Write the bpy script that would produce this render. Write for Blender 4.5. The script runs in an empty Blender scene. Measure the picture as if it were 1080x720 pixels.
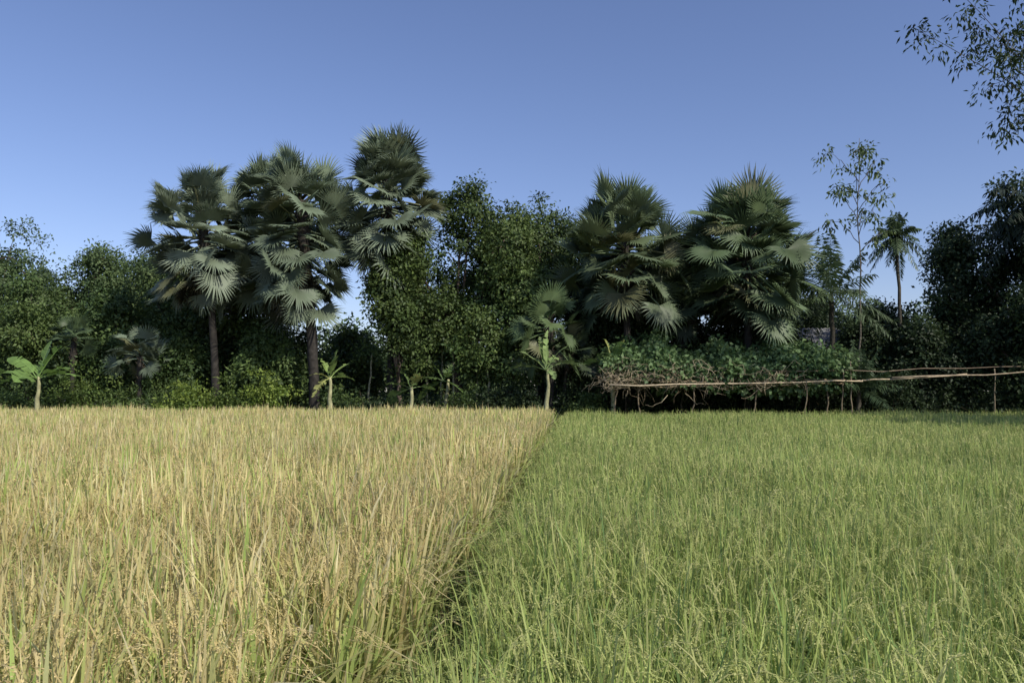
import bpy, math
import numpy as np
from mathutils import Vector
rng = np.random.default_rng(11)
scene = bpy.context.scene
COL = scene.collection

# ------------------------------------------------------------------ helpers
class Geo:
    def __init__(s):
        s.V=[];s.Q=[];s.T=[];s.C=[];s.n=0
    def add(s,V,Q=None,T=None,C=None):
        V=np.asarray(V,float).reshape(-1,3)
        if Q is not None and len(Q): s.Q.append(np.asarray(Q,int).reshape(-1,4)+s.n)
        if T is not None and len(T): s.T.append(np.asarray(T,int).reshape(-1,3)+s.n)
        C=np.asarray(C if C is not None else (0.5,0.5,0.5),float)
        if C.ndim==1: C=np.tile(C,(len(V),1))
        s.V.append(V);s.C.append(C);s.n+=len(V)
    def mesh(s,name,mat,origin=(0,0,0),smooth=False):
        V=np.concatenate(s.V)-np.array(origin,float)
        C=np.concatenate(s.C)
        Q=np.concatenate(s.Q) if s.Q else np.zeros((0,4),int)
        T=np.concatenate(s.T) if s.T else np.zeros((0,3),int)
        me=bpy.data.meshes.new(name)
        me.vertices.add(len(V)); me.vertices.foreach_set('co',V.astype(np.float32).ravel())
        nl=Q.size+T.size
        me.loops.add(nl)
        me.loops.foreach_set('vertex_index',np.concatenate([Q.ravel(),T.ravel()]).astype(np.int32))
        nf=len(Q)+len(T)
        me.polygons.add(nf)
        st=np.concatenate([np.arange(len(Q))*4,Q.size+np.arange(len(T))*3]).astype(np.int32)
        me.polygons.foreach_set('loop_start',st)
        if smooth: me.polygons.foreach_set('use_smooth',np.ones(nf,bool))
        me.update(calc_edges=True)
        a=me.attributes.new('Col','FLOAT_COLOR','POINT')
        a.data.foreach_set('color',np.concatenate([np.clip(C,0,1),np.ones((len(C),1))],1).astype(np.float32).ravel())
        me.materials.append(mat)
        return me

def thing(name,base,label,category,parts,group=None,kind=None,rot=0):
    e=bpy.data.objects.new(name,None); e.empty_display_size=0.3
    e.location=base; COL.objects.link(e)
    e["label"]=label; e["category"]=category
    if group: e["group"]=group
    if kind: e["kind"]=kind
    for p in parts:
        nm,geo,mat=p[0],p[1],p[2]
        o=bpy.data.objects.new(nm,geo.mesh(nm,mat,base,smooth=len(p)>3 and p[3]))
        COL.objects.link(o); o.parent=e
    return e
def single(name,geo,mat,label,category,kind=None,group=None,origin=(0,0,0),smooth=False):
    o=bpy.data.objects.new(name,geo.mesh(name,mat,origin,smooth)); o.location=origin
    COL.objects.link(o); o["label"]=label; o["category"]=category
    if kind:o["kind"]=kind
    if group:o["group"]=group
    return o

def norm(a): return a/np.maximum(np.linalg.norm(a,axis=-1,keepdims=True),1e-9)

def tube(g,pts,rad,sides=7,col=(0.15,0.12,0.09),jit=0.0):
    pts=np.asarray(pts,float); n=len(pts)
    rad=np.broadcast_to(np.asarray(rad,float),(n,))
    tan=norm(np.gradient(pts,axis=0))
    ref=np.array([1.0,0,0]) if abs(tan[:,0]).mean()<0.8 else np.array([0,1.0,0])
    s=norm(np.cross(tan,ref)); u=np.cross(s,tan)
    a=np.linspace(0,2*np.pi,sides,endpoint=False)
    V=pts[:,None]+ (s[:,None]*np.cos(a)[None,:,None]+u[:,None]*np.sin(a)[None,:,None])*rad[:,None,None]
    if jit: V+=rng.normal(0,jit,V.shape)*rad[:,None,None]
    V=V.reshape(-1,3)
    Q=[]
    for i in range(n-1):
        for j in range(sides):
            k=(j+1)%sides
            Q.append((i*sides+j,i*sides+k,(i+1)*sides+k,(i+1)*sides+j))
    m=len(V)
    V=np.concatenate([V,[pts[0],pts[-1]]])
    T=[(m,(j+1)%sides,j) for j in range(sides)]+[(m+1,(n-1)*sides+j,(n-1)*sides+(j+1)%sides) for j in range(sides)]
    g.add(V,Q,T,col)

def curve(p0,p1,sag=0.0,n=7,wob=0.0):
    p0=np.array(p0,float);p1=np.array(p1,float)
    t=np.linspace(0,1,n)[:,None]
    P=p0*(1-t)+p1*t
    P[:,2]+=sag*4*(t[:,0]*(1-t[:,0]))
    if wob: P[1:-1]+=rng.normal(0,wob,(n-2,3))
    return P

# ------------------------------------------------------------------ materials
def leafmat(name,rough=0.5,trans=0.3,spec=0.4,noise=2.0,nstr=0.35):
    m=bpy.data.materials.new(name); m.use_nodes=True
    nt=m.node_tree; N=nt.nodes; L=nt.links; N.clear()
    out=N.new('ShaderNodeOutputMaterial')
    at=N.new('ShaderNodeAttribute'); at.attribute_name='Col'
    tc=N.new('ShaderNodeTexCoord'); nz=N.new('ShaderNodeTexNoise'); nz.inputs['Scale'].default_value=noise; nz.inputs['Detail'].default_value=3
    L.new(tc.outputs['Object'],nz.inputs['Vector'])
    mr=N.new('ShaderNodeMapRange'); mr.inputs[1].default_value=0.3;mr.inputs[2].default_value=0.7
    mr.inputs[3].default_value=1-nstr;mr.inputs[4].default_value=1+nstr
    L.new(nz.outputs['Fac'],mr.inputs[0])
    mx=N.new('ShaderNodeVectorMath'); mx.operation='SCALE'
    L.new(at.outputs['Color'],mx.inputs[0]); L.new(mr.outputs[0],mx.inputs['Scale'])
    bs=N.new('ShaderNodeBsdfPrincipled'); bs.inputs['Roughness'].default_value=rough
    bs.inputs['Specular IOR Level'].default_value=spec
    L.new(mx.outputs[0],bs.inputs['Base Color'])
    if trans>0:
        tr=N.new('ShaderNodeBsdfTranslucent'); L.new(mx.outputs[0],tr.inputs['Color'])
        ms=N.new('ShaderNodeMixShader'); ms.inputs[0].default_value=trans
        L.new(bs.outputs[0],ms.inputs[1]);L.new(tr.outputs[0],ms.inputs[2]);L.new(ms.outputs[0],out.inputs[0])
    else: L.new(bs.outputs[0],out.inputs[0])
    return m
M_leaf=leafmat('tree_foliage',0.55,0.28,0.35,0.6,0.3)
M_palm=leafmat('palm_foliage',0.5,0.18,0.35,1.0,0.2)
M_ban=leafmat('banana_foliage',0.45,0.35,0.4,2.0,0.2)
M_gold=leafmat('ripe_rice',0.65,0.3,0.15,0.35,0.14)
M_green=leafmat('green_rice',0.6,0.3,0.2,0.3,0.14)
M_bark=leafmat('bark',0.9,0,0.2,5.0,0.4)
M_bamboo=leafmat('dry_bamboo',0.7,0,0.3,6.0,0.3)
M_tin=leafmat('tin_sheet',0.8,0,0.1,2.0,0.3)

def groundmat():
    m=bpy.data.materials.new('soil'); m.use_nodes=True
    nt=m.node_tree;N=nt.nodes;L=nt.links
    bs=N['Principled BSDF']; bs.inputs['Roughness'].default_value=0.95
    tc=N.new('ShaderNodeTexCoord');nz=N.new('ShaderNodeTexNoise');nz.inputs['Scale'].default_value=1.3;nz.inputs['Detail'].default_value=8
    L.new(tc.outputs['Object'],nz.inputs['Vector'])
    cr=N.new('ShaderNodeValToRGB'); cr.color_ramp.elements[0].position=0.35;cr.color_ramp.elements[0].color=(0.045,0.035,0.018,1)
    cr.color_ramp.elements[1].position=0.65;cr.color_ramp.elements[1].color=(0.06,0.08,0.025,1)
    L.new(nz.outputs['Fac'],cr.inputs[0]);L.new(cr.outputs[0],bs.inputs['Base Color'])
    bp=N.new('ShaderNodeBump');bp.inputs['Strength'].default_value=0.6
    L.new(nz.outputs['Fac'],bp.inputs['Height']);L.new(bp.outputs[0],bs.inputs['Normal'])
    return m
# ------------------------------------------------------------------ ground
g=Geo()
nx=60
xs=np.sign(np.linspace(-1,1,nx))*np.abs(np.linspace(-1,1,nx))**3*1500
X,Y=np.meshgrid(xs,xs+20)
V=np.stack([X,Y,X*0],-1).reshape(-1,3)
Q=[(j*nx+i,j*nx+i+1,(j+1)*nx+i+1,(j+1)*nx+i) for j in range(nx-1) for i in range(nx-1)]
g.add(V,Q)
single('ground',g,groundmat(),'damp brown farm soil with patches of grass','ground',kind='structure')

# ------------------------------------------------------------------ rice
def blades(g,bx,by,h,ang,lean,droop,w,cb,ct,nseg=4,z0=0.0):
    n=len(bx); t=np.linspace(0,1,nseg+1)
    d=np.stack([np.cos(ang),np.sin(ang)],-1)
    hor=h[:,None]*(lean[:,None]*t+droop[:,None]*t**3)
    zz=z0+h[:,None]*(t*np.sqrt(np.clip(1-lean[:,None]**2,0.2,1))-droop[:,None]*0.75*t**4)
    px=bx[:,None]+d[:,0:1]*hor; py=by[:,None]+d[:,1:2]*hor
    prof=np.interp(t,[0,0.3,0.6,0.85,1],[0.5,1,0.95,0.6,0.05])
    sa=ang+np.pi/2+rng.normal(0,0.7,n)
    sx=np.cos(sa)[:,None]*w[:,None]*prof/2; sy=np.sin(sa)[:,None]*w[:,None]*prof/2
    A=np.stack([px-sx,py-sy,zz],-1);B=np.stack([px+sx,py+sy,zz],-1)
    V=np.stack([A,B],2).reshape(-1,3)
    base=(np.arange(n)*(nseg+1)*2)[:,None]; k=(np.arange(nseg)*2)[None,:]
    b=base+k
    Q=np.stack([b,b+1,b+3,b+2],-1).reshape(-1,4)
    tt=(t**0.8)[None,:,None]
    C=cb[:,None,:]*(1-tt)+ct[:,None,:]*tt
    C=np.repeat(C[:,:,None,:],2,2).reshape(-1,3)
    g.add(V,Q,None,C)

def panicles(g,bx,by,h,ang,ngr,gl,gw,pal,drop=0.16):
    n=len(bx)
    t=np.linspace(0,1,7)
    def path(t):
        hor=0.04*t+0.24*np.clip(t-0.25,0,1)**1.3
        z=0.72+0.42*t-0.70*np.clip(t-0.42,0,1)**1.6
        return hor,z
    var=rng.uniform(0.7,1.4,n)
    hor,z=path(t)
    px=bx[:,None]+np.cos(ang)[:,None]*hor*var[:,None];py=by[:,None]+np.sin(ang)[:,None]*hor*var[:,None]
    pz=h[:,None]*z
    w=0.0035*np.ones(7)
    sx=-np.sin(ang)[:,None]*w;sy=np.cos(ang)[:,None]*w
    A=np.stack([px-sx,py-sy,pz],-1);B=np.stack([px+sx,py+sy,pz],-1)
    V=np.stack([A,B],2).reshape(-1,3)
    b=(np.arange(n)*14)[:,None]+(np.arange(6)*2)[None,:]
    Q=np.stack([b,b+1,b+3,b+2],-1).reshape(-1,4)
    pc=pal[rng.integers(0,len(pal),n)]
    g.add(V,Q,None,np.repeat(pc*0.8,14,0))
    tg=np.sort(rng.uniform(0.42,1.0,(n,ngr)),1)
    hor,z=path(tg)
    P=np.stack([bx[:,None]+np.cos(ang)[:,None]*hor*var[:,None],by[:,None]+np.sin(ang)[:,None]*hor*var[:,None],h[:,None]*z],-1)
    P=P.reshape(-1,3); 
    P+=rng.normal(0,1,P.shape)*0.0075*(gl/0.0115)**0.3
    P[:,2]-=rng.uniform(0,0.015,len(P))
    dt=0.02
    h2,z2=path(tg+dt)
    tx=(h2-hor)*var[:,None];tz=(z2-z)*h[:,None]
    dd=np.stack([tx*np.cos(ang)[:,None],tx*np.sin(ang)[:,None],tz],-1).reshape(-1,3)
    dr=norm(norm(dd)+rng.normal(0,0.28,P.shape)+np.array([0,0,-.25]))
    s=norm(np.cross(dr,rng.normal(0,1,P.shape)))
    L=gl*rng.uniform(0.8,1.2,(len(P),1));W=gw
    V=np.stack([P,P+dr*L*0.5+s*W*0.5,P+dr*L,P+dr*L*0.5-s*W*0.5],1).reshape(-1,3)
    Q=np.arange(len(P)*4).reshape(-1,4)
    C=np.repeat(pc,ngr,0)*rng.uniform(0.88,1.1,(len(P),1))
    g.add(V,Q,None,np.repeat(C,4,0))

def xb(y): return -0.72+0.079*(y-2.2)+0.05*np.sin(y*1.7)+0.05*np.sin(y*4.1+1)
def field(side):
    g=Geo()
    if side=='gold':
        pal=np.array([[.79,.66,.33],[.72,.60,.29],[.82,.72,.42],[.62,.61,.23],[.47,.55,.16],[.64,.48,.22],[.33,.44,.11]])
        pw=np.array([.25,.19,.15,.17,.12,.04,.08]); ppal=np.array([[.74,.59,.27],[.78,.64,.31],[.66,.56,.23]])
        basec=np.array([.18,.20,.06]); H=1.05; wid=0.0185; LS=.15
    else:
        pal=np.array([[.33,.43,.11],[.41,.49,.14],[.24,.35,.10],[.48,.54,.18],[.56,.56,.22],[.21,.33,.11]])
        pw=np.array([.27,.28,.13,.19,.07,.06]); ppal=np.array([[.54,.56,.20],[.50,.54,.18],[.60,.59,.24]])
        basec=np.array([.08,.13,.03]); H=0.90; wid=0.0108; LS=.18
    pw=pw/pw.sum()
    for (y0,y1,sp,nb,ws,seg,npan,ng,gl,gw) in [
        (-0.6,6.5,0.215,38 if side=='gold' else 48,1.0,5,6,44,.0115,.0048),
        (6.5,14,0.23,26 if side=='gold' else 31,1.4,4,4,14,.022,.009),
        (14,24,0.27,23,2.0,3,3,6,.05,.014),
        (24,37.3,0.32,20,2.9,3,2,4,.08,.018)]:
        ys=np.arange(y0,y1,sp); xm=0.75*y1+3
        gx,gy=np.meshgrid(np.arange(-xm,xm,sp),ys)
        gx=gx.ravel()+rng.normal(0,sp*.22,gx.size);gy=gy.ravel()+rng.normal(0,sp*.22,gy.size)
        keep=(np.abs(gx)<0.72*np.maximum(gy,0)+3)
        if side=='gold': keep&=gx<xb(gy)-0.14
        else: keep&=gx>xb(gy)+0.23
        gx=gx[keep];gy=gy[keep]
        hv=1+0.05*np.sin(gx*0.9+1.3*np.sin(gy*0.5))+0.04*np.sin(gy*1.3+gx*0.3)+rng.normal(0,0.06,len(gx))
        if side=='green': hv*=np.clip(.80+.35*(gx-xb(gy)-.2),.80,1)
        patch=0.5+0.5*np.sin(gx*0.7+2*np.sin(gy*0.31))*np.cos(gy*0.45+gx*.2)
        hr=rng.uniform(.86,1.14,len(gx))
        bx=np.repeat(gx,nb);by=np.repeat(gy,nb);n=len(bx)
        hh=H*np.repeat(hv,nb)*rng.uniform(0.62,1.12,n)
        ang=rng.uniform(0,2*np.pi,n)
        lean=np.abs(rng.normal(0,LS,n)).clip(0,.5); droop=np.where(rng.random(n)<0.38,rng.uniform(.15,.65,n),rng.uniform(0,.12,n))
        ex=np.abs(bx-xb(by));edge=ex<.4
        out=0.0 if side=='gold' else np.pi
        sel=edge&(rng.random(n)<.25)
        ang=np.where(sel,out+rng.normal(0,.9,n),ang)
        hh=np.where(edge,hh*rng.uniform(.75,1.0,n),hh)
        w=wid*ws*rng.uniform(0.5,1.5,n)
        ci=rng.choice(len(pal),n,p=pw)
        ct=pal[ci]*rng.uniform(.88,1.12,(n,1))*np.repeat(hr,nb)[:,None]
        pt=np.repeat(patch,nb)[:,None]
        if side=='gold':
            nearg=np.clip(.45-by/12,0,.25)[:,None]
            low=((hh<.8)*.45)[:,None]
            m=(rng.random((n,1))<.5)*np.clip(pt*.35+nearg+low,0,.8)
            m=np.maximum(m,(edge&(rng.random(n)<.25))[:,None]*.6)
            ct=ct*(1-m)+np.array([.38,.48,.14])*m
        else:
            m=(rng.random((n,1))<.5)*pt*.35
            ct=ct*(1-m)+np.array([.54,.55,.19])*m
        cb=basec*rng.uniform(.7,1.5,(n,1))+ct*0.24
        r=0.03
        blades(g,bx+rng.normal(0,r,n),by+rng.normal(0,r,n),hh,ang,lean,droop,w,cb,ct,seg)
        bx=np.repeat(gx,npan);by=np.repeat(gy,npan);n=len(bx)
        panicles(g,bx+rng.normal(0,.03,n),by+rng.normal(0,.03,n),H*np.repeat(hv,npan)*rng.uniform(.80,1.02,n),rng.uniform(0,2*np.pi,n),ng,gl,gw,ppal)
    return g
single('ripe_rice_crop',field('gold'),M_gold,'ripe golden rice crop with yellow leaves and drooping ears','rice field',kind='stuff')
single('green_rice_crop',field('green'),M_green,'green rice crop with young pale drooping ears','rice field',kind='stuff')

# low weeds on the strip between the two plots
g=Geo();n=5000
by=37*rng.random(n)**1.6;bx=xb(by)+.03+rng.normal(0,.11,n)
ct=np.where(rng.random((n,1))<.35,np.array([.42,.38,.16]),np.array([.17,.27,.06]))*rng.uniform(.6,1.3,(n,1))
blades(g,bx,by,rng.uniform(.12,.42,n),rng.uniform(0,6.28,n),rng.uniform(0,.5,n),rng.uniform(0,.5,n),rng.uniform(.006,.012,n)*np.clip(by/6,1,3),ct*.4,ct,3)
single('bund_weeds',g,M_green,'low green and straw weeds between two rice plots','grass',kind='stuff')

# grassy verge between fields and trees
g=Geo()
n=42000
bx=rng.uniform(-34,34,n);by=rng.uniform(37.4,46,n)
lit=np.array([.44,.44,.16]);shd=np.array([.07,.12,.03])  # left grass painted sunlit, the rest painted as if in shade
ct=np.where((bx<-11)[:,None],lit,shd)*rng.uniform(.6,1.4,(n,1))
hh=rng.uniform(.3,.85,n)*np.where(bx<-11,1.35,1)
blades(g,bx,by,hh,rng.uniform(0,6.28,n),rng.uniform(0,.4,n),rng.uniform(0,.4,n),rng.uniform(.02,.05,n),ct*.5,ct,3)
single('verge_grass',g,M_green,'rough uncut grass along the field edge under trees','grass',kind='stuff')

# ------------------------------------------------------------------ trees
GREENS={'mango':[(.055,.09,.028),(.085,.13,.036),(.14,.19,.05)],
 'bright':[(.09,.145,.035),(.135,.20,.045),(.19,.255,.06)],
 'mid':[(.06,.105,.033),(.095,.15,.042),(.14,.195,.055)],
 'haze':[(.08,.125,.05),(.11,.165,.06),(.15,.205,.075)],  # distance haze mixed into the leaf greens
 'dark':[(.026,.045,.018),(.042,.07,.026),(.065,.098,.036)],  # shade painted into the leaf colour, mostly for the right-hand trees
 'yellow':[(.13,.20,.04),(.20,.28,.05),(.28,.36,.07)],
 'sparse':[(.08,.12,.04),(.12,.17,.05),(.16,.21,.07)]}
def leaves(g,C,cr,npl,L,W,pal,droop=0.3,flat=0.75,cl=None,nrm=None):
    C=np.asarray(C,float);n=len(C);N=n*npl
    off=rng.normal(0,1,(N,3))*np.array([1,1,flat])
    c=np.repeat(C,npl,0);r=np.repeat(np.broadcast_to(cr,(n,)),npl)[:,None]
    P=c+off*r*0.5
    a=norm(norm(off)*0.8+rng.normal(0,.6,(N,3))+np.array([0,0,-droop]))
    if nrm is None: nn=norm(rng.normal(0,.7,(N,3))+np.array([0,0,.9])+norm(off)*.5)
    else: nn=norm(rng.normal(0,.45,(N,3))+np.array([0,0,.35])+norm(off)*.35+np.repeat(nrm,npl,0)*1.0)
    s=norm(np.cross(a,nn));up=np.cross(s,a)
    l=L*rng.uniform(.6,1.3,(N,1));w=W*rng.uniform(.7,1.3,(N,1))
    V=np.stack([P,P+a*l*.45+s*w*.5+up*w*.15,P+a*l-up*l*.12,P+a*l*.45-s*w*.5+up*w*.15],1).reshape(-1,3)
    T=(np.arange(N)*4)[:,None]
    T=np.stack([T[:,0],T[:,0]+1,T[:,0]+2,T[:,0],T[:,0]+2,T[:,0]+3],-1).reshape(-1,3)
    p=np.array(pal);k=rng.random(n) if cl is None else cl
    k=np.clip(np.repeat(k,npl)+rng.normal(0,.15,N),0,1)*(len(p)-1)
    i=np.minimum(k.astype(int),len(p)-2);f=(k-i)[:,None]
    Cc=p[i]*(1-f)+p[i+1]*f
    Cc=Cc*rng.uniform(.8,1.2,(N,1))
    g.add(V,None,T,np.repeat(Cc,4,0))

def broad_tree(name,base,ztop,zbot,rx,pal,label,category='tree',nlump=10,ncl=30,npl=64,L=.22,W=.125,ry=None,trunk_r=.2,barkc=(.13,.10,.075),group=None,cl=.62,ls=1.0):
    bx,by=base; ry=ry or rx*.8
    zc=(ztop+zbot)/2; rz=(ztop-zbot)/2
    c0=np.array([bx,by,zc])
    d=norm(rng.normal(0,1,(nlump,3)));d[0]=(0,0,1)
    lr=rng.uniform(.30,.48,nlump)*ls
    rad=np.minimum(rng.uniform(.55,.82,nlump),1-lr*.8)
    lump=c0+d*rad[:,None]*np.array([rx,ry,rz])
    cents=[];nr=[]
    for i in range(nlump):
        dd=norm(rng.normal(0,1,(ncl,3)));rr=rng.uniform(.7,1.08,(ncl,1))
        cents.append(lump[i]+dd*rr*lr[i]*np.array([rx,ry,rz]));nr.append(dd)
    dd=rng.normal(0,.36,(ncl,3))
    cents.append(c0+dd*np.array([rx,ry,rz]));nr.append(norm(dd))
    cents=np.concatenate(cents);nr=np.concatenate(nr)
    cents[:,2]=np.maximum(cents[:,2],zbot*.8)
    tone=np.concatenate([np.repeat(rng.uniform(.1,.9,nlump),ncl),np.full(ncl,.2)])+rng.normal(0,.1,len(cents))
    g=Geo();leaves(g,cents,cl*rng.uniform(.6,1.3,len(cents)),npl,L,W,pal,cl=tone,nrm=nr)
    t=Geo()
    top=np.array([bx+rng.normal(0,.3),by,zbot+rz*.5])
    tube(t,curve((bx,by,-.1),top,0,8,.06),np.linspace(trunk_r*1.15,trunk_r*.6,8),8,barkc,.06)
    for i in range(nlump):
        a=np.array([bx,by,0])+(top-np.array([bx,by,0]))*rng.uniform(.6,1)
        tube(t,curve(a,lump[i],.3,6,.1),np.linspace(trunk_r*.45,.03,6),5,barkc)
        for j in range(4):
            e=cents[i*ncl+rng.integers(0,ncl)]
            tube(t,curve(lump[i],e,0,4,.05),np.linspace(.035,.012,4),4,barkc)
    return thing(name,(bx,by,0),label,category,[('trunk',t,M_bark,True),('crown',g,M_leaf)],group)

gT='woodland trees behind the fields'
def bt(x,y,zt,zb,rx,p,label,**k): return broad_tree('broadleaf_tree',(x,y),zt,zb,rx,GREENS[p],label,group=gT,**k)
# left woods
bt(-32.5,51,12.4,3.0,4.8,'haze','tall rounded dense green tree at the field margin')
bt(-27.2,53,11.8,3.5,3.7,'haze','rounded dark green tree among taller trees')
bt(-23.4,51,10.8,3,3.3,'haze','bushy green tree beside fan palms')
bt(-28.5,47,8.2,1.6,3.8,'mid','broad lighter green tree beside a banana plant')
bt(-23.0,46,7.6,1.2,3.2,'mid','low spreading green tree beside small fan palm')
bt(-20.0,49,9.8,1.2,3.3,'mid','bushy tree behind a fan palm trunk')
bt(-16.6,48,10.0,.8,3.2,'mango','leafy tree between palm trunks')
bt(-13.6,46.5,8.9,.6,2.3,'mango','leafy tree between two dark palm trunks')
bt(-18.2,43.4,4.6,.6,1.8,'mid','small leafy tree beside slanting palm trunk',trunk_r=.1)
bt(-13.4,43,5.2,.6,1.8,'mid','small leafy tree between two palm trunks',trunk_r=.1)
bt(-10.4,50,5.6,.6,2.0,'mango','small tree beside palm trunk')
bt(-6.0,55,5.4,.8,3.4,'mid','low tree beyond the palm trunks')
# middle
broad_tree('mango_tree',(-2.9,45),13.5,3.2,4.8,GREENS['mango'],'large dense dark green mango tree between fan palms',nlump=20,ncl=34,npl=64,trunk_r=.28,group=gT,ls=.85)
bt(1.8,48,13.2,4,3.9,'mango','tall dark tree adjoining a mango tree',nlump=13)
bt(-0.3,43.5,9.2,1.4,2.8,'mid','smaller yellow-green tree under the mango crown')
bt(-5.9,42.6,10.0,1.6,1.7,'mango','narrow dark tree hiding a palm trunk',nlump=10,trunk_r=.12)
# right
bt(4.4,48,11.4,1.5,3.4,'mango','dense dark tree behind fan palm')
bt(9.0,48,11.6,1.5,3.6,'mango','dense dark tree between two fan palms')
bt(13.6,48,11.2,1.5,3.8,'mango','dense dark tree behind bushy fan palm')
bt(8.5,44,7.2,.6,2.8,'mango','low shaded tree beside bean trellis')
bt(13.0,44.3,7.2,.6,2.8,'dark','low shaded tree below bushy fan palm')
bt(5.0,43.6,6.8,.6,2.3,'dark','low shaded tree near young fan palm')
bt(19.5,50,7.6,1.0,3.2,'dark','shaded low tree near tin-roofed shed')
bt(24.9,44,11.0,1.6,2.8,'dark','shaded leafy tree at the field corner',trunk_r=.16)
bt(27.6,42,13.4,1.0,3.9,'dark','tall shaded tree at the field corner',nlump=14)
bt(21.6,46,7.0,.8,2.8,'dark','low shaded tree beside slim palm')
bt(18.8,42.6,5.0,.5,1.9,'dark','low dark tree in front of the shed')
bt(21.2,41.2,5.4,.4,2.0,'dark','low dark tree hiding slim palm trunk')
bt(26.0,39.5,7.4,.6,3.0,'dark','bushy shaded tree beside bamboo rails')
bt(24.5,27,10,3,4.0,'dark','shade tree standing beside the green rice')  # out of view, set so its shadow falls on the green rice
bt(20.8,21.5,8.6,2.6,3.6,'dark','shade tree standing beside the green rice')  # also unseen, lower crown placed to shade the rice further forward

# background woodland mass
g=Geo();n=1500
cx=rng.uniform(-52,52,n);cy=rng.uniform(62,74,n)
top=5.0+1.3*np.sin(cx*.35)+1.0*np.sin(cx*.9+1)+np.where(np.abs(cx)>22,3.0,0)
cz=rng.uniform(.05,1,n)**.7*top
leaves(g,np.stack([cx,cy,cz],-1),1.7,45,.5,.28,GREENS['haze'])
single('woodland',g,M_leaf,'continuous belt of far green woodland','woods',kind='stuff')
# undergrowth
g=Geo();n=1400
cx=rng.uniform(-34,34,n);cy=rng.uniform(43,52,n)
top=1.8+.7*np.sin(cx*.5)+.6*np.sin(cx*1.3+2)+np.where(cx>2,1.2,0)+np.where(cx<-10,1.6,0)
top=np.where((cx>-9.5)&(cx<-1.5),top*.6,top)
cz=rng.uniform(.05,1,n)*top
leaves(g,np.stack([cx,cy,cz],-1),.9,50,.24,.12,GREENS['dark'][1:]+GREENS['mid'])
single('undergrowth',g,M_leaf,'tangled green undergrowth beneath the trees','undergrowth',kind='stuff')

def bush(x,y,h,r,p,label,npl=50,L=.18,W=.085):
    n=int(26+20*r)
    d=norm(rng.normal(0,1,(n,3)));d[:,2]=np.abs(d[:,2])
    tall=np.where(rng.random((n,1))<.22,rng.uniform(1.1,1.6,(n,1)),1.0)
    C=np.array([x,y,h*.22])+d*np.array([r,r*.7,h*.62])*rng.uniform(.4,1.25,(n,1))*tall
    g=Geo();leaves(g,C,.40*rng.uniform(.5,1.3,n),npl,L,W,GREENS[p],droop=.1)
    t=Geo()
    for i in range(9): tube(t,curve((x+rng.normal(0,.08),y,-.05),C[i],.1,5,.03),np.linspace(.025,.008,5),4,(.12,.1,.06))
    thing('bush',(x,y,0),label,'bush',[('stem',t,M_bark),('foliage',g,M_leaf)],'bushes along the field edge')
for x,y,h,r,p,l in [(-30,42,2.5,1.8,'mid','rounded green bush at field edge'),(-26.6,41,2.2,1.5,'mid','leafy green bush beside banana plant'),
 (-22.2,41.5,2.6,1.7,'bright','bright green bush below small palms'),(-20.2,42,2.2,1.6,'mid','green bush at field edge'),(-17.6,41,2.3,1.4,'mid','green bush at the palm foot'),
 (-15.9,39.7,2.0,1.3,'yellow','yellow-green sunlit bush at field edge'),(-14.0,39.8,2.3,1.2,'bright','green sunlit bush between palms'),
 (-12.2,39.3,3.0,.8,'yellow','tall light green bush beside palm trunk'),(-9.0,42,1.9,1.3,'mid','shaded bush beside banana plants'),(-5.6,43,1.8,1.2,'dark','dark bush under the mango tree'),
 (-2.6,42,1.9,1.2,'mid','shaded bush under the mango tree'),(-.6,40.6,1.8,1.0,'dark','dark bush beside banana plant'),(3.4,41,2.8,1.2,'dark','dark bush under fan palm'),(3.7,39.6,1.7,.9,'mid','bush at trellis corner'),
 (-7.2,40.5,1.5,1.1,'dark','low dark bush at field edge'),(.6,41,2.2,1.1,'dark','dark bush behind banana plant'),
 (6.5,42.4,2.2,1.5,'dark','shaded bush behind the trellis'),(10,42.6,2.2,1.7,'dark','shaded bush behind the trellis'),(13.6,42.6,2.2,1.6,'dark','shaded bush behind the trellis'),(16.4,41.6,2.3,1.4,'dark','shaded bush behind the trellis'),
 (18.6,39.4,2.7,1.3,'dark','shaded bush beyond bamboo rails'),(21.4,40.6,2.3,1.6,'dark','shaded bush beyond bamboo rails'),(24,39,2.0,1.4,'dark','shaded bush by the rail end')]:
    bush(x,y,h,r,p,l)

# ------------------------------------------------------------------ fan palms
def fan_template(nseg=34,R=1.2,spread=1.85,split=.38):
    V=[[0,0,0]];T=[]
    A=np.linspace(-spread,spread,nseg+1)
    for i in range(nseg+1):
        r=R*split
        V.append([r*math.cos(A[i]),r*math.sin(A[i]),-.045])
    for i in range(nseg):
        am=(A[i]+A[i+1])/2; l=R*(.80+.20*math.cos(am*.9))*rng.uniform(.88,1.08)
        r=R*split
        mi=len(V);V.append([r*1.02*math.cos(am),r*1.02*math.sin(am),.045])
        am2=am+rng.normal(0,.03)
        r2=l*.76;hw=.018
        V.append([r2*math.cos(am2)-hw*math.sin(am2),r2*math.sin(am2)+hw*math.cos(am2),-.03])
        V.append([r2*math.cos(am2)+hw*math.sin(am2),r2*math.sin(am2)-hw*math.cos(am2),-.03])
        dd=rng.uniform(.0,.16)
        V.append([(l-dd*.3)*math.cos(am2),(l-dd*.3)*math.sin(am2),-.04-dd])
        a,b=1+i,2+i
        T+=[(0,a,mi),(0,mi,b),(a,mi+2,mi),(mi,mi+2,mi+1),(mi,mi+1,b),(mi+1,mi+2,mi+3)]
    V=np.array(V,float)
    V[:,2]+= .05*(V[:,1]**2) -.03*np.clip(V[:,0],0,2)**2
    return V,np.array(T)
FANS=[fan_template() for _ in range(6)]
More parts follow.
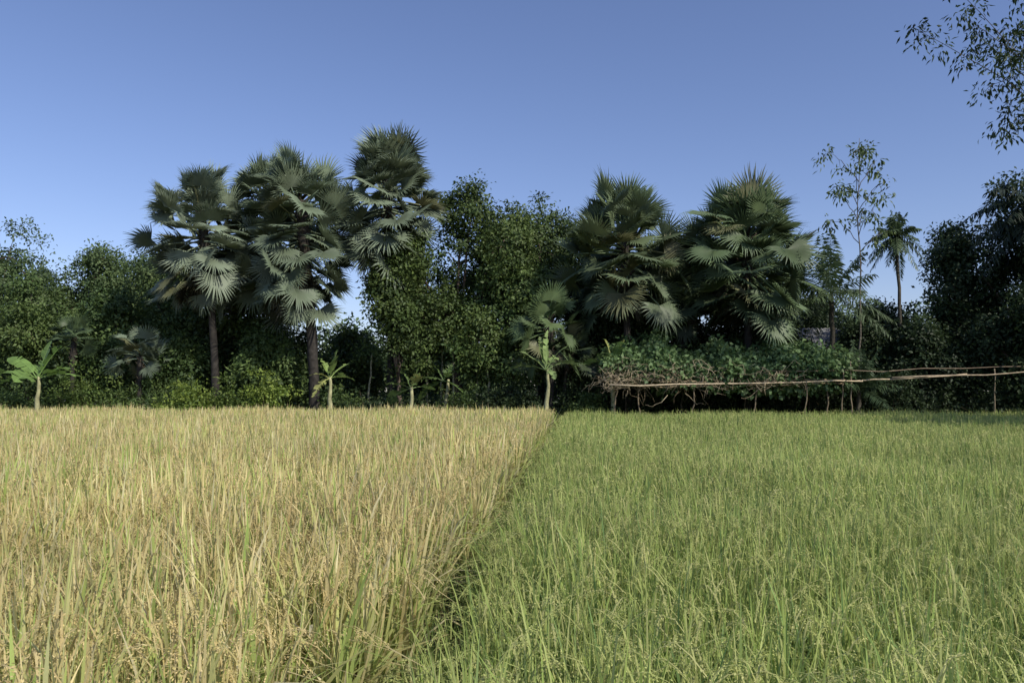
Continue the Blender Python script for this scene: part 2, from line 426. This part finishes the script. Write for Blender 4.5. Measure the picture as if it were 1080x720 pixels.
def fan_palm(name,base,cc,size,n,label,cat='palm tree',group=None,tr=.2,blade=1.30,pet=1.95,cg=(.12,.17,.08),dead=7,upb=-.55,elong=1.7,stiff=0.0):
    bx,by=base;cx,cy,cz=cc
    g=Geo();dg=Geo();t=Geo()
    for i in range(n+dead):
        isd=i>=n
        az=i*2.39996+rng.normal(0,.25)
        if not isd:
            f=(i+.5)/n
            el=math.asin(np.clip(.97-f*(.97-upb),-.95,.97))+rng.normal(0,.12)
        else: el=math.radians(rng.uniform(-80,-45));f=1
        d=np.array([math.cos(az)*math.cos(el),math.sin(az)*math.cos(el),math.sin(el)])
        pl=pet*size*rng.uniform(.45,1.12)*(.6 if isd else 1)*(1-.45*max(0,math.sin(el))**2)
        st=np.array([cx,cy,cz-elong*size*f])
        end=st+d*pl; end[2]-=.12*pl*math.cos(el)
        bd=rng.uniform(-.1,.45)-stiff
        d2=norm(d+np.array([0,0,-bd*math.cos(el)]))
        s=np.cross(np.array([0,0,1.0]),d2); s=norm(s if np.linalg.norm(s)>.05 else np.array([1.0,0,0]))
        up=np.cross(d2,s)
        tw=rng.normal(0,.6); s,up=s*math.cos(tw)+up*math.sin(tw),up*math.cos(tw)-s*math.sin(tw)
        tl=rng.uniform(-.65,.6)
        d3=norm(d2*math.cos(tl)-up*math.sin(tl)); up=np.cross(d3,s)
        V,T=FANS[rng.integers(0,6)]
        sc=size*blade/1.2*rng.uniform(.75,1.1)
        W=V.copy()
        fold=rng.uniform(-.05,.45); W[:,2]+=fold*np.abs(W[:,1])*(.6 if not isd else 1.6)
        if isd: W[:,1]*=.6
        P=end+ (W[:,0:1]*d3+W[:,1:2]*s+W[:,2:3]*up)*sc
        if isd: c=np.array((.11,.105,.06))*rng.uniform(.5,1.1)
        else:
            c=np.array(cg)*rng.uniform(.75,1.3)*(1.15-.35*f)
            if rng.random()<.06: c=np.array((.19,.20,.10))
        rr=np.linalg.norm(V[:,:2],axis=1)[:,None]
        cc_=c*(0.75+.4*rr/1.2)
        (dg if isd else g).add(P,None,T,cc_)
        tube(dg if isd else g,curve(st,end,.06,4),np.linspace(.045,.024,4)*size,4,c*1.4 if not isd else c)
    pts=curve((bx,by,-.1),(cx,cy,cz-.3),0,14); k=np.linspace(0,1,14)
    pts[:,0]+=.25*np.sin(k*np.pi)*rng.uniform(-1,1)
    tube(t,pts,tr*np.interp(k,[0,.08,.7,.85,1],[1.5,1.05,.85,1.3,.9]),10,(.045,.04,.034),.05)
    for j in range(34):
        az=j*2.4;zz=cz-.2-.075*j*size
        p=np.array([cx+(bx-cx)*(cz-zz)/cz,cy+(by-cy)*(cz-zz)/cz,zz]);q=p+np.array([math.cos(az)*.38,math.sin(az)*.38,.32])*size
        tube(t,[p,(p+q)/2+np.array([0,0,-.03]),q],[.09*size,.06*size,.03*size],4,(.06,.05,.035))
    parts=[('trunk',t,M_bark,True),('crown',g,M_palm)]
    if dead: parts.append(('dead_fronds',dg,M_palm))
    thing(name,(bx,by,0),label,cat,parts,group)
gp='tall fan palms along the field edge'
fan_palm('fan_palm',(-15.5,42),(-16.6,42,11.7),1.15,86,'tall fan palm with grey-green crown and slanting trunk',group=gp,dead=16,upb=-.85,cg=(.215,.265,.18),elong=2.8)
fan_palm('fan_palm',(-13.0,44.5),(-13.9,44.5,12.9),1.28,88,'tall fan palm tucked behind two neighbours',group=gp,dead=18,upb=-.88,elong=3.0,cg=(.17,.22,.13))
fan_palm('fan_palm',(-10.2,41.5),(-11.2,41.5,12.1),1.24,92,'tall fan palm with thick dark straight trunk',group=gp,dead=26,tr=.27,upb=-.9,elong=3.2,cg=(.18,.23,.145))
fan_palm('fan_palm',(-6.6,43.8),(-6.9,43.4,13.8),1.30,92,'tallest fan palm with a rounded grey-green crown',group=gp,dead=10,upb=-.75,cg=(.205,.255,.165),elong=2.3)
fan_palm('fan_palm',(6.2,42),(6.0,42,10.6),1.34,96,'fan palm with upright fans and hidden trunk',group=gp,dead=8,upb=-.7,cg=(.17,.225,.12),elong=1.9,stiff=.1)
fan_palm('fan_palm',(12.4,42),(12.5,42,10.4),1.42,108,'stout bushy fan palm with dense dark crown',group=gp,dead=8,upb=-.75,cg=(.13,.185,.09),elong=2.0,stiff=.12)
fan_palm('fan_palm',(9.8,44),(9.3,44,8.8),1.2,50,'shorter fan palm wedged between two taller ones',group=gp,dead=4,upb=-.8,cg=(.07,.10,.05))
gs='small fan palms among the bushes'
fan_palm('young_fan_palm',(1.9,41.2),(1.9,41.2,5.7),.85,36,'young fan palm with drooping leaves under trees',group=gs,dead=4,tr=.15,upb=-.8,cg=(.13,.19,.08))
fan_palm('young_fan_palm',(-24.0,43.5),(-24.0,43.5,4.8),.6,18,'small green fan palm among bushes',group=gs,dead=0,tr=.13,upb=-.4,cg=(.10,.15,.07),elong=.8)
fan_palm('young_fan_palm',(-19.6,42.0),(-19.6,42.0,3.9),.64,24,'small grey-green fan palm beside tall palm trunk',group=gs,dead=0,tr=.13,upb=-.4,cg=(.18,.23,.15),elong=.8)
fan_palm('young_fan_palm',(3.0,41.6),(3.0,41.6,4.0),.7,20,'low shaded fan palm under taller palms',group=gs,dead=0,tr=.12,upb=-.3,cg=(.07,.10,.05),elong=.8)

# ------------------------------------------------------------------ feather palms
def feather_palm(base,top,n,L,label,tr=.09,lw=.045,cg=(.05,.085,.03),el0=1.3,el1=-.5,droop=.55,leaf=.36):
    bx,by=base;c=np.array(top,float);g=Geo();t=Geo()
    for i in range(n):
        az=i*2.4+rng.normal(0,.25);el=el0+(el1-el0)*(i+.5)/n+rng.normal(0,.12)
        h=np.array([math.cos(az),math.sin(az),0]);l=L*rng.uniform(.65,1.15)
        k=np.linspace(0,1,9)
        P=c+h*(l*k*math.cos(el))[:,None]+np.array([0,0,1])*(l*(k*math.sin(el)-droop*k**2*math.cos(el)))[:,None]
        col=np.array(cg)*rng.uniform(.7,1.3)
        tube(g,P,np.linspace(.022,.006,9),4,col*1.3)
        m=30;kk=np.linspace(.12,1,m)
        S=np.stack([np.interp(kk,k,P[:,j]) for j in range(3)],-1)
        tn=norm(np.gradient(S,axis=0));sd=norm(np.cross(tn,[0,0,1.0]));up=np.cross(sd,tn)
        ll=(leaf*L/2*np.sin(np.clip(kk*2.9,.5,2.75)))[:,None]
        for sgn in (-1,1):
            d=norm(sd*sgn+tn*.5+rng.normal(0,.25,S.shape)+np.array([0,0,-.4]))
            e=S+d*ll+np.array([0,0,-.3])*ll
            mid=S+d*ll*.5
            V=np.stack([S,mid+tn*lw*.5,e,mid-tn*lw*.5],1).reshape(-1,3)
            g.add(V,np.arange(m*4).reshape(-1,4),None,col)
    tube(t,curve((bx,by,-.1),c,0,12,.03),np.linspace(tr*1.2,tr*.75,12),8,(.09,.08,.06),.04)
    thing('feather_palm',(bx,by,0),label,'palm tree',[('trunk',t,M_bark,True),('crown',g,M_palm)],'slim feather-leaved palms')
feather_palm((20.9,42.5),(20.7,42.5,10.1),34,1.75,'slim feather palm with a small ragged crown',tr=.1,lw=.08,cg=(.10,.145,.07),droop=.6,leaf=.5,el0=1.5,el1=-.9)
feather_palm((17.0,42),(16.9,42,6.9),28,3.1,'arching coconut palm beside tin-roofed shed',tr=.16,lw=.09,cg=(.12,.17,.08),droop=.35,leaf=.5,el0=1.45)
feather_palm((17.0,39.2),(17.0,39.2,1.9),24,2.3,'short spiky palm at the foot of slender tree',tr=.13,lw=.08,cg=(.07,.11,.05),droop=.3,leaf=.45,el0=1.5,el1=.1)
feather_palm((28.0,40),(27.0,40.5,11.2),38,3.7,'shaded coconut palm with long arching fronds',tr=.16,lw=.12,cg=(.03,.048,.026),droop=.7,el0=1.1,el1=-1.2,leaf=.45)  # shade of the right corner painted as a very dark frond colour

# ------------------------------------------------------------------ bananas
def banana(x,y,h,n,L,label,c=(.16,.24,.05),up=1.25,a0=.4,low=-.15,wd=.30,azs=None,yel=.12):
    g=Geo();t=Geo()
    tube(t,curve((x,y,-.05),(x+rng.normal(0,.12),y,h),0,8,.025),np.linspace(.15,.065,8),9,(.36,.35,.19),.08)
    top=np.array([x,y,h-.1])
    for i in range(n):
        az=i*2.4+rng.normal(0,.35)+a0;el=up-(up-low)*(i/(n-1))**1.1+rng.normal(0,.08)
        if azs is not None: az=azs[i%len(azs)]+rng.normal(0,.12)
        l=L*rng.uniform(.7,1.12);hd=np.array([math.cos(az),math.sin(az)*.8,0])
        k=np.linspace(0,1,15);dr=.12+.30*math.cos(el)*rng.uniform(.6,1.4)
        P=top+hd*(l*k*math.cos(el)+.05*k)[:,None]+np.array([0,0,1])*(l*(k*math.sin(el)-dr*k**2.2))[:,None]
        col=np.array(c)*rng.uniform(.7,1.25)
        if rng.random()<yel: col=np.array((.36,.38,.12))
        tube(g,P,np.linspace(.03,.006,15),5,col*1.3+.03)
        tn=norm(np.gradient(P,axis=0));sd=norm(np.cross(tn,[0,0,1.0]));uu=np.cross(sd,tn)
        ro=rng.normal(0,.3);sd,uu=sd*math.cos(ro)+uu*math.sin(ro),uu*math.cos(ro)-sd*math.sin(ro)
        wp=wd*rng.uniform(.85,1.2)*l/1.8*np.interp(k,[0,.13,.2,.4,.75,.93,1],[.02,.05,.6,1,.95,.5,.03])
        for sgn in (-1,1):
            fl=rng.uniform(-.2,.3)
            for j in range(2,14):
                gap=0
                if rng.random()<.4: fl=rng.uniform(-.25,.6);gap=.15*rng.random()
                a=P[j]*(1-gap)+P[j+1]*gap;b=P[j+1]
                sa=sd[j]*sgn;sb=sd[j+1]*sgn
                f0=np.array([0,0,-fl])
                e1=a+(sa+uu[j]*.25+f0)*wp[j]+tn[j]*(.06+gap);e2=b+(sb+uu[j+1]*.25+f0)*wp[j+1]+tn[j]*.06
                g.add([a,b,e2,e1],[(0,1,2,3)],None,col*rng.uniform(.82,1.18))
    thing('banana_plant',(x,y,0),label,'banana plant',[('stem',t,M_bark,True),('leaves',g,M_ban)],'banana plants along the field edge')
banana(-23.4,39.3,2.5,9,2.7,'large bright banana plant with broad arching leaves',(.22,.35,.09),up=1.3,low=.05,wd=.24,azs=[1.0,0.2,2.9,2.2,5.9,3.5,.6,2.6,4.6],yel=0)
banana(-9.05,39.6,2.5,8,1.8,'banana plant with pale sunlit stem near palm',(.26,.36,.10),up=1.4,low=-.1,wd=.25)
banana(-5.1,40.2,2.0,7,1.4,'banana plant with low bright leaves near saplings',(.15,.23,.07),up=1.35,low=-.1,wd=.26)
banana(-3.6,42,2.4,7,1.5,'shaded banana plant under the mango tree',(.14,.22,.06))
banana(1.65,39.0,2.9,10,2.0,'banana plant with slim pale stem and upright leaves',(.28,.38,.14),up=1.45,low=.3,wd=.20,azs=[.3,2.7,1.5,5.9,3.4,.9,2.2,.4,2.9,5.0])
banana(5.0,39.6,3.3,9,1.7,'banana plant rising behind trellis corner',(.16,.25,.08),wd=.24)
banana(19.0,43,3.0,8,1.8,'shaded banana plant near the shed',(.05,.09,.03))  # leaf colour darkened to paint in the shade here
banana(22.8,41,2.6,7,1.7,'shaded banana plant beyond bamboo rails',(.05,.09,.03))  # same darkened leaves, shade painted into the colour

for i,(x,y,h) in enumerate([(-4.6,43.5,4.4),(-3.9,44,4.8),(-3.2,43.2,4.6),(-2.5,44,4.3),(-1.9,43,4.2),(-1.3,42.5,4.0),(-7.9,43.8,3.8)]):
    t=Geo();g=Geo()
    tp=np.array([x+rng.normal(0,.15),y,h])
    tube(t,curve((x,y,-.05),tp,0,8,.03),np.linspace(.075,.04,8),7,(.30,.29,.18),.03)
    leaves(g,tp+rng.normal(0,.4,(9,3)),.5,45,.22,.09,GREENS['mid'])
    thing('sapling',(x,y,0),'slender sapling with pale bare stem in shade','young tree',[('trunk',t,M_bark,True),('crown',g,M_leaf)],'pale-stemmed saplings under the mango')

# ------------------------------------------------------------------ slender open tree + overhanging tree
def open_tree(base,top,branches,label,tr,npl,L,W,pal,sub=3,cr=.6,nm='slender_tree',br_r=.35):
    bx,by=base;t=Geo();g=Geo()
    trunk=curve((bx,by,-.1),top,0,14,.05)
    tube(t,trunk,np.linspace(tr,tr*.15,14),7,(.16,.14,.11))
    for (f,e) in branches:
        a=np.array([np.interp(f,np.linspace(0,1,14),trunk[:,j]) for j in range(3)])
        P=curve(a,e,.25,7,.06);tube(t,P,np.linspace(tr*br_r,.008,7),5,(.12,.10,.08))
        C=[]
        for j in range(sub):
            k=rng.uniform(.6,1);q=np.array([np.interp(k,np.linspace(0,1,7),P[:,m]) for m in range(3)])
            q2=q+rng.normal(0,.45,3)*cr/.6+np.array([0,0,-.2]);tube(t,[q,(q+q2)/2+np.array([0,0,.05]),q2],[.012,.009,.005],4,(.12,.1,.07));C.append(q2)
        C.append(P[-1])
        leaves(g,C,cr,npl,L,W,pal,droop=.9)
    thing(nm,(bx,by,0),label,'tree',[('trunk',t,M_bark,True),('crown',g,M_leaf)])
br=[]
for i in range(12):
    f=.68+.30*i/11; az=i*2.4
    r=1.75*math.sin(min(1,(1.08-f)*3.4)*1.5)*rng.uniform(.6,1.15)
    br.append((f-.08,(18.1+r*math.cos(az),41+r*math.sin(az),14.7*f+.4+rng.normal(0,.25))))
open_tree((17.8,41),(18.2,41,15.0),br,'slender open tree with sparse airy foliage',.065,20,.31,.11,GREENS['sparse'],2,.42)
br=[]
for (x,z) in [(16.0,16.3),(16.8,17.2),(17.4,15.9),(17.9,16.8),(18.6,15.2),(19.0,13.9),(19.4,12.6),(19.4,15.4),(19.7,16.6),(19.6,11.8),(20.2,13.4),(19.9,17.8),(18.6,18.3),(21,18.5),(23,17),(24,15),(22.5,13.5),(17.4,18.4)]:
    br.append((rng.uniform(.5,.9),(x,30+rng.normal(0,.8),z)))
open_tree((23,30.5),(22.6,30,17.5),br,'tall tree with drooping small-leaved boughs over the field',.2,32,.27,.09,GREENS['dark']+GREENS['sparse'][:1],4,.48,'overhanging_tree',.14)

# ------------------------------------------------------------------ trellis
BC=(.36,.28,.17)
def pole_geo(a,b,r=.03,sag=0,c=BC,wob=.02):
    g=Geo();tube(g,curve(a,b,sag,9,wob),np.linspace(r*1.15,r*.8,9),7,np.array(c)*rng.uniform(.8,1.15));return g
parts=[]
for x in [4.8,6.0,8.6,11.9,15.2]:
    for y in (38.3,40.8):
        parts.append(('post',pole_geo((x+rng.normal(0,.2),y,-.2),(x+rng.normal(0,.2),y,2.35+rng.uniform(0,.2)),.036,c=(.22,.17,.11) if y<39 else (.1,.08,.05),wob=.04),M_bamboo,True))
for y,z in [(38.12,2.1),(38.05,2.26),(39.5,2.3),(40.8,2.3)]:
    parts.append(('rail',pole_geo((4.4,y,z),(15.9,y,z+.05),.038,-.06,wob=.06),M_bamboo,True))
for x in np.arange(4.9,15.8,.9):
    parts.append(('cross_pole',pole_geo((x,37.8,2.34),(x+rng.normal(0,.15),41.2,2.34),.022),M_bamboo,True))
thing('bamboo_trellis',(10,39.5,0),'bamboo trellis frame on posts carrying a bean vine','trellis',parts)
g=Geo();n=680
cx=rng.uniform(4.7,16.3,n);cy=rng.uniform(38.0,41.3,n)
hh=1.2+.3*np.sin(cx*.55-.9)+.3*np.sin(cx*1.9)+.25*np.sin(cx*4.3+1)+np.where(cx>13.5,-.25,0)
hh=np.maximum(hh,.35)
cz=2.45+rng.uniform(0,1,n)**.8*hh*np.interp(cy,[38,39.3,41.5],[.45,1,1.5])
n2=40
hx=rng.uniform(7,16.2,n2);hz=2.45-rng.uniform(0,.6,n2)
cx=np.concatenate([cx,hx]);cy=np.concatenate([cy,rng.uniform(38.0,39.3,n2)]);cz=np.concatenate([cz,hz])
leaves(g,np.stack([cx,cy,cz],-1),.42,40,.24,.19,[(.08,.145,.055),(.13,.21,.075),(.19,.28,.11)],droop=.5)
vs=Geo()
for i in range(240):
    x=4.3+9.5*rng.random()**1.5;y=rng.uniform(37.5,38.1);z=2.3+rng.normal(0.08,.25)
    p=np.array([x,y,z]);q=p+np.array([rng.uniform(-1.1,1.1),rng.normal(0,.15),rng.uniform(-.6,.45)])
    tube(vs,curve(p,q,rng.uniform(-.3,.4),5,.1),np.linspace(.014,.006,5),4,np.array((.46,.38,.25))*rng.uniform(.5,1.2))
for i in range(22):
    x=rng.uniform(4.5,9.5);y=rng.uniform(37.9,38.6)
    tube(vs,curve((x,y,2.4),(x+rng.normal(0,.5),y+rng.normal(0,.1),rng.uniform(1.0,1.8)),0,5,.07),np.linspace(.014,.006,5),4,(.26,.2,.12))
thing('bean_vine',(10,39.5,2.3),'dense green climbing bean vine with dry brown stems on trellis','climbing plant',[('foliage',g,M_leaf),('dry_stems',vs,M_bark)])
parts=[]
for x,zt in [(13.9,2.2),(15.6,2.75),(16.1,3.2),(22.9,2.85),(26.6,3.0)]:
    parts.append(('post',pole_geo((x,37.9,-.2),(x+rng.normal(0,.15),37.9,zt),.032,c=(.24,.19,.12),wob=.03),M_bamboo,True))
parts.append(('rail',pole_geo((4.6,37.35,2.08),(16.6,37.75,2.25),.036,-.08,c=(.5,.4,.26),wob=.04),M_bamboo,True))
parts.append(('rail',pole_geo((14.5,37.84,2.2),(21.6,37.84,2.6),.036,-.05,c=(.5,.4,.26),wob=.04),M_bamboo,True))
parts.append(('rail',pole_geo((18.0,37.75,2.42),(27,37.78,2.85),.034,-.05,c=(.48,.38,.25),wob=.04),M_bamboo,True))
parts.append(('rail',pole_geo((12.2,37.97,2.75),(27,37.97,3.05),.022,-.12,c=(.24,.18,.12),wob=.05),M_bamboo,True))
thing('bamboo_fence',(19,37.9,0),'long bamboo rails on thin posts beside green rice','fence',parts)

# ------------------------------------------------------------------ shed
def box(g,a,b,c):
    (x0,y0,z0),(x1,y1,z1)=a,b
    V=[(x0,y0,z0),(x1,y0,z0),(x1,y1,z0),(x0,y1,z0),(x0,y0,z1),(x1,y0,z1),(x1,y1,z1),(x0,y1,z1)]
    g.add(V,[(0,3,2,1),(4,5,6,7),(0,1,5,4),(1,2,6,5),(2,3,7,6),(3,0,4,7)],None,c)
def corr(g,x0,x1,y0,z0,y1,z1,c,n=90,amp=.03):
    x=np.linspace(x0,x1,n);o=amp*np.sin(np.arange(n)*np.pi/2)
    A=np.stack([x,np.full(n,y0),z0+o],-1);B=np.stack([x,np.full(n,y1),z1+o],-1)
    V=np.stack([A,B],1).reshape(-1,3);i=np.arange(n-1)*2
    g.add(V,np.stack([i,i+2,i+3,i+1],-1),None,c)
w=Geo();r=Geo();d=Geo();wn=Geo()
x=np.linspace(14.6,19.4,100);o=.025*np.sin(np.arange(100)*np.pi/2)
for yy in (45.5,48.5):
    A=np.stack([x,yy+o,np.zeros(100)],-1);B=np.stack([x,yy+o,np.full(100,4.1)],-1)
    V=np.stack([A,B],1).reshape(-1,3);i=np.arange(99)*2
    w.add(V,np.stack([i,i+2,i+3,i+1],-1),None,(.06,.06,.06))
for xx in (14.6,19.4):
    w.add([(xx,45.5,0),(xx,48.5,0),(xx,48.5,4.1),(xx,47,5.2),(xx,45.5,4.1)],[(0,1,2,4)],[(2,3,4)],(.06,.06,.06))
corr(r,14.2,19.8,45.0,3.85,47.0,5.5,(.20,.20,.20));corr(r,14.2,19.8,47.0,5.5,49.0,3.85,(.20,.20,.20))
box(d,(16.5,45.42,0),(17.4,45.46,2.0),(.05,.035,.025));box(wn,(18.0,45.42,1.3),(18.7,45.46,2.0),(.04,.04,.04))
thing('shed',(17,47,0),'grey corrugated tin shed with pitched roof behind trees','shed',[('wall',w,M_tin),('roof',r,M_tin),('door',d,M_tin),('window',wn,M_tin)])

# ------------------------------------------------------------------ light, sky, camera
sd=np.array([.72,-.69,0]);el=math.radians(40)
az=math.atan2(sd[0],sd[1])
dirv=Vector((math.sin(az)*math.cos(el),math.cos(az)*math.cos(el),math.sin(el)))
L=bpy.data.lights.new('sun','SUN');L.energy=3.8;L.angle=math.radians(.5);L.color=(1,.94,.83)
lo=bpy.data.objects.new('sun',L);lo.rotation_euler=dirv.to_track_quat('Z','Y').to_euler();lo.location=(20,-10,30);COL.objects.link(lo)
w=bpy.data.worlds.new('World');scene.world=w;w.use_nodes=True
N=w.node_tree.nodes;LK=w.node_tree.links
bg=N['Background'];sk=N.new('ShaderNodeTexSky');sk.sky_type='NISHITA';sk.sun_disc=False
sk.sun_elevation=el;sk.sun_rotation=az;sk.air_density=1.0;sk.dust_density=.6;sk.ozone_density=2.5
hs=N.new('ShaderNodeMix');hs.data_type='RGBA';hs.blend_type='MULTIPLY';hs.inputs[0].default_value=1
hs.inputs[7].default_value=(.99,.935,1.10,1)
LK.new(sk.outputs[0],hs.inputs[6]);LK.new(hs.outputs[2],bg.inputs[0]);bg.inputs[1].default_value=.128
cam=bpy.data.cameras.new('camera');cam.lens=28;cam.sensor_width=36;cam.clip_end=4000;cam.clip_start=.05
co=bpy.data.objects.new('camera',cam);co.location=(0,0,1.8);co.rotation_euler=(math.radians(90+3.54),0,0);COL.objects.link(co)
scene.camera=co
scene.view_settings.view_transform='Standard';scene.view_settings.look='None';scene.view_settings.exposure=0
